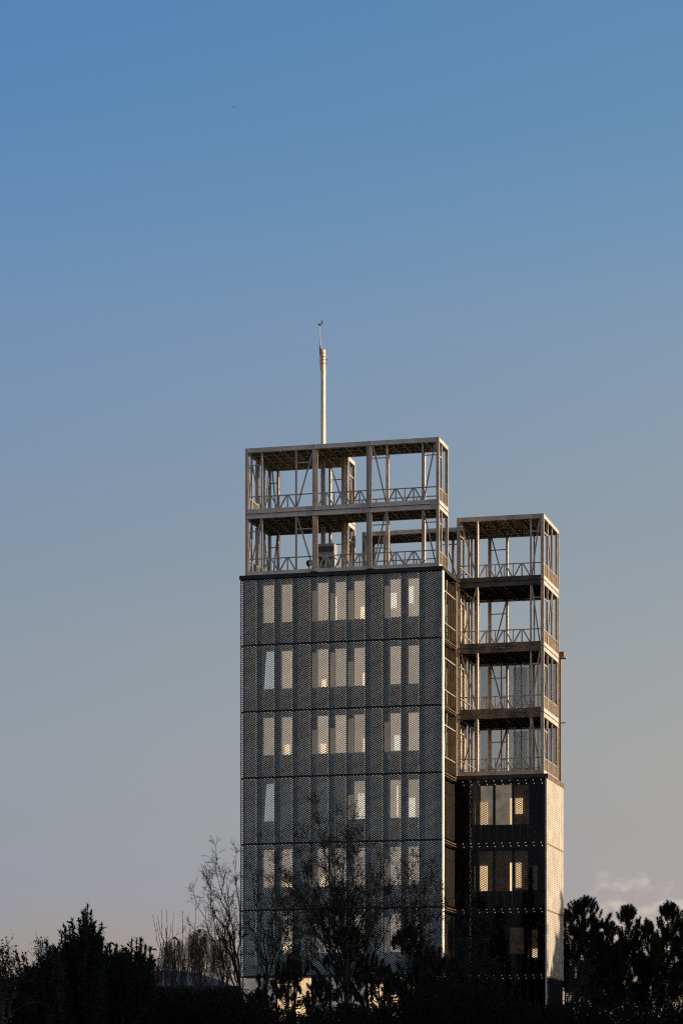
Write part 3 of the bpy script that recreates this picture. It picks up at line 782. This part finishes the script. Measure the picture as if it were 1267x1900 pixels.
def bare_tree(name, label, D, base_px, fork, tips_px, seed, r=.10, group=None, cat='tree', leaves=0, leaf_size=.06, leafmat='dryleaf', lspread=.05, depth=3, tw=.75, spreadY=.9, dens=1.0):
    rng = np.random.default_rng(seed)
    bx = (base_px-633.5)/F*D; g = gz(D) - .1
    root = tag(empty(name, (bx, D, g)), label, cat, group); org = np.array([bx, D, g])
    segs = []; tips = []
    f0 = at(fork[0], fork[1], D) - org
    tp = limb(segs, (0, 0, 0), f0, r, r*.7, rng, 5, 0, .03)
    for (px, py) in tips_px:
        q = at(px, py, D) - org; q[1] += rng.uniform(-spreadY, spreadY)
        start = tp[int(rng.integers(2, len(tp)))]
        pts = limb(segs, start, q, r*.5, .006, rng, 9, .05, .035)
        Ln = np.linalg.norm(q - start)
        nb = int(max(6, Ln*4.0)*dens)
        for i in range(nb):
            j = int(rng.integers(3, len(pts))); fr = j/len(pts)
            dr = (pts[j]-pts[j-1]); dr /= np.linalg.norm(dr)
            nd = dr + rng.normal(size=3)*.55; nd[2] += .25
            twigs(segs, tips, pts[j], nd, tw*rng.uniform(.5, 1.1)*(1.25-fr*.6), max(.005, .013*(1.3-fr)), depth-1, rng)
    V, Fq = tubes(segs, 4)
    np_mesh('trunk', V, Fq, M['twig'], root)
    if leaves:
        P = np.array([t[0] for t in tips]); idx = rng.integers(0, len(P), leaves)
        cl = rng.random(len(P)) < .7         # leaves keep to some of the twigs only
        idx = idx[cl[idx]]
        C = P[idx] + rng.normal(size=(len(idx), 3))*lspread
        V, Fq = flakes(C, leaf_size, rng, .5, np.array([0, 0, -.6]))
        np_mesh('crown', V, Fq, M[leafmat], root)
    return root
def spire_conifer(name, label, D, base_px, tips_px, seed, fill=200, low=1880, group=None):
    """dark conifer with upright fingers: tips_px are its highest spires"""
    rng = np.random.default_rng(seed); bx = (base_px-633.5)/F*D; g = gz(D)-.1; org = np.array([bx, D, g])
    root = tag(empty(name, (bx, D, g)), label, 'tree', group)
    tips = [at(x, y, D) - org for x, y in tips_px]
    top = max(tips, key=lambda t: t[2]); segs = []
    limb(segs, (0, 0, 0), top*np.array([1, 1, .96]), .12, .012, rng, 8, 0, .01)
    C = []; A = []; R = []
    zlow = at(0, low, D)[2] - g
    def spire(tip, ln, w=1.0):
        base = np.array([tip[0]*.55, tip[1]*.6, max(zlow*.6, tip[2]-ln)])
        pts = limb(segs, base, tip, .022, .006, rng, 6, .14, .03)
        n = int(ln/.055)
        for i in range(n):
            t = (i+.5)/n; j = min(5, int(t*6)); c = pts[j]*(1-(t*6-j)) + pts[j+1]*(t*6-j); d = pts[j+1]-pts[j]
            C.append(c + rng.normal(size=3)*.012); A.append(d); R.append((.075 + .15*(1-t)**.7)*w*rng.uniform(.8, 1.3))
            if rng.random() < .30:       # side shoots
                sd_ = d/np.linalg.norm(d) + rng.normal(size=3)*.9; sd_[2] += .5; sd_ /= np.linalg.norm(sd_); sl = rng.uniform(.06, .22)*(1.1-t*.6)
                for q in (.4, .8, 1.1): C.append(c + sd_*sl*q); A.append(sd_); R.append(.045*w)
    for t in tips:
        t = t.copy(); t[1] += rng.uniform(-.35, .35); spire(t, min(t[2]*.6, rng.uniform(1.0, 1.6)))
    for i in range(fill):
        # inner fingers under the outline set by the spires
        k = int(rng.integers(0, len(tips))); t = tips[k]; t2 = tips[int(rng.integers(0, len(tips)))]
        m = rng.random(); q = t*(1-m*.5) + t2*m*.5
        q[2] = zlow + (min(t[2], q[2]) - zlow)*rng.uniform(.05, .93); q[0] += rng.normal()*.12; q[1] = rng.uniform(-.9, .9)
        spire(q, rng.uniform(.5, 1.0), 1.2)
    V, Fq = tubes(segs, 4); np_mesh('trunk', V, Fq, M['bark'], root)
    C = np.array(C); A = np.array(A); R = np.array(R)
    V, Ft = needle_clumps(C, A, .07, R, 15, rng, .04, .014)
    np_mesh('crown', V, Ft, M['conifer'], root)
    return root
def pine(name, label, D, px, py, seed, width=1.6, bare=.35, group=None, clump=.34, per=70, nb=70, dens=1.0, matn='pine', bottom=None):
    """pine: straight trunk, whorls of up-curved branches, candle-shaped needle clumps at their ends"""
    rng = np.random.default_rng(seed); p = at(px, py, D); g = gz(D)-.1; org = np.array([p[0], D, g]); Ht = p[2]-g
    root = tag(empty(name, tuple(org)), label, 'tree', group)
    segs = []; tr = limb(segs, (0, 0, 0), (rng.normal()*.08, 0, Ht-.15), .02*Ht**.9*.55, .02, rng, 10, 0, .006)
    C = []; A = []; Ls = []
    C.append(np.array([tr[-1][0], tr[-1][1], Ht-.25])); A.append(np.array([0, 0, 1.])); Ls.append(1.1)
    C.append(np.array([tr[-1][0], tr[-1][1], Ht-.60])); A.append(np.array([0, 0, 1.])); Ls.append(1.2)
    for i in range(nb):
        t = bare + (1-bare)*(i+.5)/nb if bottom is None else bottom + (1-bottom)*(i+.5)/nb
        zb = Ht*t; ang = rng.uniform(0, 2*math.pi)
        env = width*1.25*(1-((t-bare)/(1-bare)))**.78 * (.55+.45*min(1, (t-bare)/.12+.2)) + .16
        ln = env*rng.uniform(.5, 1.15)
        j = min(9, int(zb/(Ht-.15)*10)); st = tr[j]*(1-(zb/(Ht-.15)*10-j)) + tr[min(10, j+1)]*(zb/(Ht-.15)*10-j)
        end = st + np.array([math.cos(ang)*ln, math.sin(ang)*ln, ln*rng.uniform(.15, .6)])
        lim = Ht - .25 - ln*.62
        if end[2] > lim: end[2] = lim - rng.uniform(0, .15)
        pts = limb(segs, st, end, .012+.012*ln, .008, rng, 4, .18, .05)
        m = max(2, int(ln*4.2*dens))
        for q in range(m):
            f = 1 - q/m*.62; jj = min(3, int(f*4)); c = pts[jj]*(1-(f*4-jj)) + pts[min(4, jj+1)]*(f*4-jj)
            c2 = c + rng.normal(size=3)*.07*(q > 0) + np.array([rng.normal()*.10, rng.normal()*.10, rng.uniform(.06, .26)])
            segs.append((c, c2, .008, .005))
            C.append(c2); A.append(np.array([math.cos(ang)*.30+rng.normal()*.22, math.sin(ang)*.30+rng.normal()*.22, 1.0])); Ls.append(rng.uniform(.65, 1.15))
    V, Fq = tubes(segs, 5); np_mesh('trunk', V, Fq, M['bark'], root)
    C = np.array(C); A = np.array(A); Ls = np.array(Ls)
    V, Ft = needle_clumps(C, A, clump*Ls, clump*.46*Ls, int(per*1.7), rng, .03, .017)
    np_mesh('crown', V, Ft, M[matn], root)
    return root
def weeping(name, label, D, px, py, seed, width=.8, n=60, drop=2.2, group=None):
    rng = np.random.default_rng(seed); p = at(px, py, D); g = gz(D)-.1; org = np.array([p[0], D, g]); Ht = p[2]-g
    root = tag(empty(name, tuple(org)), label, 'tree', group); segs = []
    tr = limb(segs, (0, 0, 0), (.05, 0, Ht-.1), .08, .015, rng, 8, 0, .02); C = []
    for i in range(n):
        a = rng.uniform(0, 2*math.pi); rr = width*rng.uniform(.1, 1)**.6; zt = Ht - .05 - .75*(rr/width)**2*width - rng.uniform(0, 1.2)*(i/n)
        c = np.array([math.cos(a)*rr, math.sin(a)*rr, zt]); limb(segs, tr[int(rng.integers(4, 9))], c, .02, .006, rng, 4, -.18, .05)
        for s in range(4):
            q = c + rng.normal(size=3)*.06; L_ = drop*rng.uniform(.35, 1.0); k = 7
            for w in range(k):
                q2 = q + np.array([rng.normal()*.02 + math.cos(a)*.012, rng.normal()*.02, -L_/k]); segs.append((q, q2, .005, .004))
                for _ in range(5): C.append(q + (q2-q)*rng.random() + rng.normal(size=3)*.028)
                q = q2
    V, Fq = tubes(segs, 3); np_mesh('trunk', V, Fq, M['twig'], root)
    V, Fq = flakes(np.array(C), .055, rng, .4, np.array([0, 0, -1.5])); np_mesh('crown', V, Fq, M['weep'], root)

# --- left side
spire_conifer('spire_conifer', 'tallest dark pointed conifer at lower left, rising to a thin leader', 72,
              160, [(161,1679),(160,1690),(147,1706),(170,1694),(136,1708),(120,1718),(112,1728),(174,1712),(180,1728),(128,1722),(190,1742),(186,1752),(108,1752),(152,1720),(142,1735),(99,1760)], 11, 230)
spire_conifer('spreading_conifer', 'broad low dark conifer set back behind the tallest pointed conifer', 80,
              165, [(62,1800),(90,1772),(104,1764),(118,1748),(200,1756),(186,1738),(212,1766),(240,1772),(150,1730),(172,1724),(265,1785),(125,1738),(285,1800)], 14, 260)
spire_conifer('spreading_conifer', 'dark conifer with slanting fingers left of the tallest pointed conifer', 66,
              95, [(85,1746),(92,1756),(100,1762),(33,1768),(40,1776),(50,1782),(60,1786),(70,1790),(107,1770),(76,1780)], 12, 150)
spire_conifer('spreading_conifer', 'dark conifer with fanned fingers between the tallest conifer and the weeping trees', 68,
              230, [(204,1752),(216,1754),(236,1764),(247,1748),(256,1744),(262,1740),(270,1775),(281,1760),(285,1774),(224,1768),(196,1758),(276,1790),(210,1775)], 13, 190)
bare_tree('bare_tree', 'small pale twiggy shrub top poking out between dark conifers at left', 80, 75, (75, 1850), [(70,1760),(76,1762),(80,1770),(67,1775)], 21, r=.04, leaves=900, leafmat='weep', depth=3, tw=.35, spreadY=.2)
bare_tree('bare_tree', 'feathery dark shrub with fine twigs at the far left edge', 60, -5, (2, 1860), [(-8,1772),(3,1775),(12,1772),(20,1795),(30,1800),(-2,1790)], 22, r=.05, leaves=1500, leafmat='conifer', depth=3, tw=.4, spreadY=.3)
weeping('weeping_tree', 'dark weeping tree with drooping strands, left one of the pair beside the bare tree', 140, 322, 1736, 31, .62, 46, 2.1)
weeping('weeping_tree', 'brown weeping tree with hanging golden strands directly left of the leaning bare tree', 142, 371, 1722, 32, .72, 60, 2.6)
weeping('weeping_tree', 'thin brown weeping tree in the gap between bare tree and wide block', 145, 412, 1738, 33, .6, 34, 2.2)
weeping('weeping_tree', 'low weeping shrub hanging over the left end of the pale roof', 140, 292, 1775, 34, .45, 20, 1.2)
bare_tree('bare_tree', 'tall leafless tree leaning left at the left edge of the wide block', 100, 449, (444, 1815),
          [(399,1570),(372,1603),(360,1660),(438,1588),(385,1640),(420,1640),(430,1700),(405,1720),(380,1760),(400,1605),(360,1790)], 41, r=.075, depth=3, tw=.55, spreadY=.7, dens=1.2)
bare_tree('bare_tree', 'thin bare sapling whose twigs fan out like a star above the dark weeping tree', 95, 318, (308, 1722),
          [(283,1698),(292,1700),(300,1688),(309,1689),(322,1692),(318,1712),(290,1712)], 42, r=.025, depth=1, tw=.16, spreadY=.1, dens=.3)
bare_tree('bare_tree', 'leafless thicket of straight stems standing before the pale arched roof', 92, 350, (345, 1870),
          [(338,1705),(352,1720),(325,1745),(365,1695),(340,1760),(375,1735),(310,1770),(385,1790),(300,1800),(400,1760),(330,1790)], 43, r=.05, depth=2, tw=.45, spreadY=.5, dens=.8)
# --- in front of the wide block
bare_tree('bare_tree', 'slender leafless tree before the left windows of the wide block', 108, 490, (496, 1790),
          [(463,1590),(480,1560),(512,1600),(520,1560),(470,1650),(530,1660),(505,1640),(458,1700),(540,1700)], 51, r=.06, depth=3, tw=.5, spreadY=.7)
bare_tree('half_leafy_tree', 'largest tree before the wide block, fan of forked limbs with withered leaf clusters', 112, 640, (640, 1765),
          [(586,1492),(606,1535),(624,1512),(640,1514),(655,1524),(568,1545),(545,1560),(528,1600),(560,1590),(595,1560),(668,1550),(690,1572),(708,1600),(650,1560),(615,1580),(540,1640),(718,1650),(728,1585),(738,1620),
           (505,1640),(515,1605),(560,1670),(700,1690),(690,1640),(580,1620),(625,1620),(665,1610),(745,1660),(490,1690)],
          52, r=.075, leaves=24000, leaf_size=.064, lspread=.13, depth=3, tw=.60, spreadY=1.3, dens=1.35)
bare_tree('half_leafy_tree', 'second half leafy tree, before the right windows of the wide block', 110, 775, (772, 1800),
          [(765,1592),(778,1600),(757,1615),(800,1612),(740,1640),(790,1640),(808,1660),(725,1660),(770,1660),(816,1690)],
          53, r=.06, leaves=12000, leaf_size=.06, lspread=.11, depth=3, tw=.5, spreadY=.9, dens=1.5)
bare_tree('half_leafy_tree', 'small half leafy tree low between the left windows of the wide block', 106, 548, (546, 1840),
          [(535,1640),(552,1650),(520,1680),(565,1665),(580,1700),(505,1720),(540,1700)], 54, r=.05, leaves=7000, leaf_size=.07, depth=3, tw=.5, spreadY=.7)
bare_tree('half_leafy_tree', 'dim tangled tree overlapping the foot of the dark glass tower', 104, 862, (866, 1850),
          [(850,1690),(872,1680),(890,1720),(838,1730),(905,1760),(870,1730),(925,1790),(850,1760)], 55, r=.06, leaves=4000, leaf_size=.08, leafmat='conifer', depth=3, tw=.6, spreadY=.9)
pine('pine_tree', 'dark pine with tufted crown below the fork of the largest tree', 98, 646, 1716, 61, width=1.1, bare=.45, clump=.34, nb=44, per=60)
pine('pine_tree', 'dark pine with separate pompom tufts before the lower right windows', 96, 767, 1716, 62, width=1.15, bare=.45, clump=.32, nb=36, per=60)
pine('pine_tree', 'smaller dark pine low before the second column of windows', 94, 533, 1782, 63, width=.75, bare=.5, clump=.30, nb=34, per=60)
pine('pine_tree', 'slim young pine before the lit ground floor, right of the smaller pine', 92, 596, 1815, 64, width=.6, bare=.5, clump=.28, nb=26, per=50)
pine('pine_tree', 'broad dark pine low between the two towers', 90, 812, 1768, 65, width=1.2, bare=.45, clump=.34, nb=60, per=60)
pine('pine_tree', 'wide dark pine lowest before the dark glass storeys', 88, 905, 1815, 66, width=1.5, bare=.4, clump=.34, nb=60, per=60)
pine('pine_tree', 'dark pine low before the middle of the lobby, right of the tufted crown pine', 93, 705, 1790, 67, width=.8, bare=.5, clump=.30, nb=26, per=60)
pine('pine_tree', 'low ragged pine before the left end of the lit ground floor', 91, 476, 1836, 68, width=.8, bare=.45, clump=.28, nb=34, per=50)
pine('pine_tree', 'low ragged pine before the lit ground floor, below the pompom pine', 89, 738, 1806, 69, width=.9, bare=.45, clump=.30, nb=40, per=50)
# --- right: row of pines with sky showing through
G = 'pines in the row right of the towers'
rp = [(1084, 1666, 176, 1.85, 71, 'tallest pine right of the slim tower, round crowned'),
      (1168, 1683, 174, 1.25, 72, 'oval topped pine in the middle of the right hand row'),
      (1240, 1676, 172, 1.5, 73, 'thick crowned pine at the right edge of the picture'),
      (1201, 1714, 178, .8, 74, 'small pointed pine between the oval topped pine and the thick crowned one'),
      (1130, 1712, 182, .8, 75, 'small pine just left of the oval topped pine, half hidden'),
      (1050, 1694, 184, .9, 76, 'pine peeking out against the slim tower edge'),
      (1268, 1712, 180, .9, 77, 'pine cut by the right picture edge behind the thick crowned one'),
      (1108, 1730, 188, 1.3, 78, 'pine standing back behind the tallest right hand pine'),
      (1150, 1745, 190, 1.2, 79, 'lower pine behind and left of the oval topped pine'),
      (1218, 1738, 192, 1.3, 80, 'lower pine set back behind the small pointed pine')]
for (x, y, D, w, sdd, lab) in rp:
    pine('pine_tree', lab, D, x, y, sdd, width=w*1.2, bare=.42, clump=.60, nb=int(34*w+22), per=80, group=G)
bare_tree('bare_tree', 'pale leaning bare stem at the foot of the slim tower, before the pine row', 140, 1050, (1053, 1850), [(1060,1800),(1075,1790),(1090,1770),(1068,1760),(1100,1800),(1120,1830)], 56, r=.06, depth=3, tw=.7, spreadY=.5)

# --- undergrowth: one dark mass along the bottom
def undergrowth():
    rng = np.random.default_rng(99); segs = []; C = []; S_ = []
    prof = [(-60,1815),(30,1805),(90,1790),(150,1780),(220,1790),(285,1834),(350,1836),(440,1836),(470,1872),(560,1880),(640,1862),(700,1875),(760,1850),(820,1812),(900,1835),(1000,1868),(1050,1862),(1120,1862),(1200,1866),(1330,1860)]
    px = [a for a, b in prof]; py = [b for a, b in prof]
    for i in range(1500):
        D = rng.uniform(74, 88); x = rng.uniform(-60, 1330); t = np.interp(x, px, py) + rng.uniform(0, 60)*rng.random()
        tip = at(x, t, D); base = np.array([tip[0]+rng.normal()*.3, D, gz(D)-.1])
        p = limb(segs, base, tip, .018, .005, rng, 5, 0, .05); hgt = tip[2]-base[2]
        if rng.random() < .6:
            tl = []; twigs(segs, tl, p[4], np.array([rng.normal()*.3, rng.normal()*.3, 1.]), .3, .007, 1, rng)
        n = 110
        tt = rng.uniform(.35, 1.0, n)**.7; c = base[None]*(1-tt[:, None]) + tip[None]*tt[:, None] + rng.normal(size=(n, 3))*np.array([.20, .20, .10])
        c[:, 2] = np.minimum(c[:, 2], tip[2]); C.append(c)
    V1, F1 = tubes(segs, 3); C = np.concatenate(C); V2_, F2 = flakes(C, .10, rng, .45)
    np_mesh('undergrowth', np.concatenate([V1, V2_]), np.concatenate([F1, F2+len(V1)]), M['under'])
    o = bpy.data.objects['undergrowth']; tag(o, 'dark tangled undergrowth along the bottom of the picture', 'undergrowth', kind='stuff')
undergrowth()

# --- woodland east and south of the site, out of the picture: it keeps the low sun off the trees
def woodland():
    rng = np.random.default_rng(7); C = []; segs = []; S_ = []
    tn = math.tan(-SUN_ANG)
    def tree(x, y, h, n, w=2.2):
        g = gz(y); segs.append((np.array([x, y, g]), np.array([x, y, h-.5]), .16, .03))
        t = rng.random(n)**.8; r = w*(1-t)**.7+.2; a = rng.uniform(0, 6.28, n)
        C.append(np.stack([x+np.cos(a)*r*rng.random(n)**.5, y+np.sin(a)*r*rng.random(n)**.5, g+.5+(h-g-.5)*t], 1))
    for i in range(460):
        ys = rng.uniform(30, 270); x = rng.uniform(52, 64); y = ys - (x-10)*tn      # ys: where its shadow falls at the towers
        if ys < 143: h = rng.uniform(19, 21)
        elif ys < 152: h = rng.uniform(13, 19) if rng.random() < .35 else rng.uniform(8, 11)
        elif ys < 158: h = 12.5 + (ys-152)*1.2 + rng.uniform(-.8, .8)
        else: h = rng.uniform(23, 26)
        tree(x, y, h, 260)
    for i in range(260):
        tree(rng.uniform(-190, 90), rng.uniform(-75, -45), rng.uniform(22, 37), 320, 3.2)
    V1, F1 = tubes(segs, 4); C = np.concatenate(C); V2_, F2 = flakes(C, 1.15, rng, .6)
    np_mesh('woodland', np.concatenate([V1, V2_]), np.concatenate([F1, F2+len(V1)]), M['pine'])
    tag(bpy.data.objects['woodland'], 'dense dark woodland around the site', 'woodland', kind='stuff')
woodland()

# --- a far bird, a speck high in the sky
bp_ = at(434, 198, 260)
bird = tag(MB().tube((-.07, 0, 0), (.07, 0, .01), .03, .015, 6).bar((-.01, 0, .01), (.02, -.02, .15), .07, .015, (1, 0, 0)).bar((-.01, 0, .01), (-.03, .02, .14), .07, .015, (1, 0, 0)).build('bird', M['black']),
           'tiny dark bird flying high in the blue sky', 'bird'); bird.location = tuple(bp_)
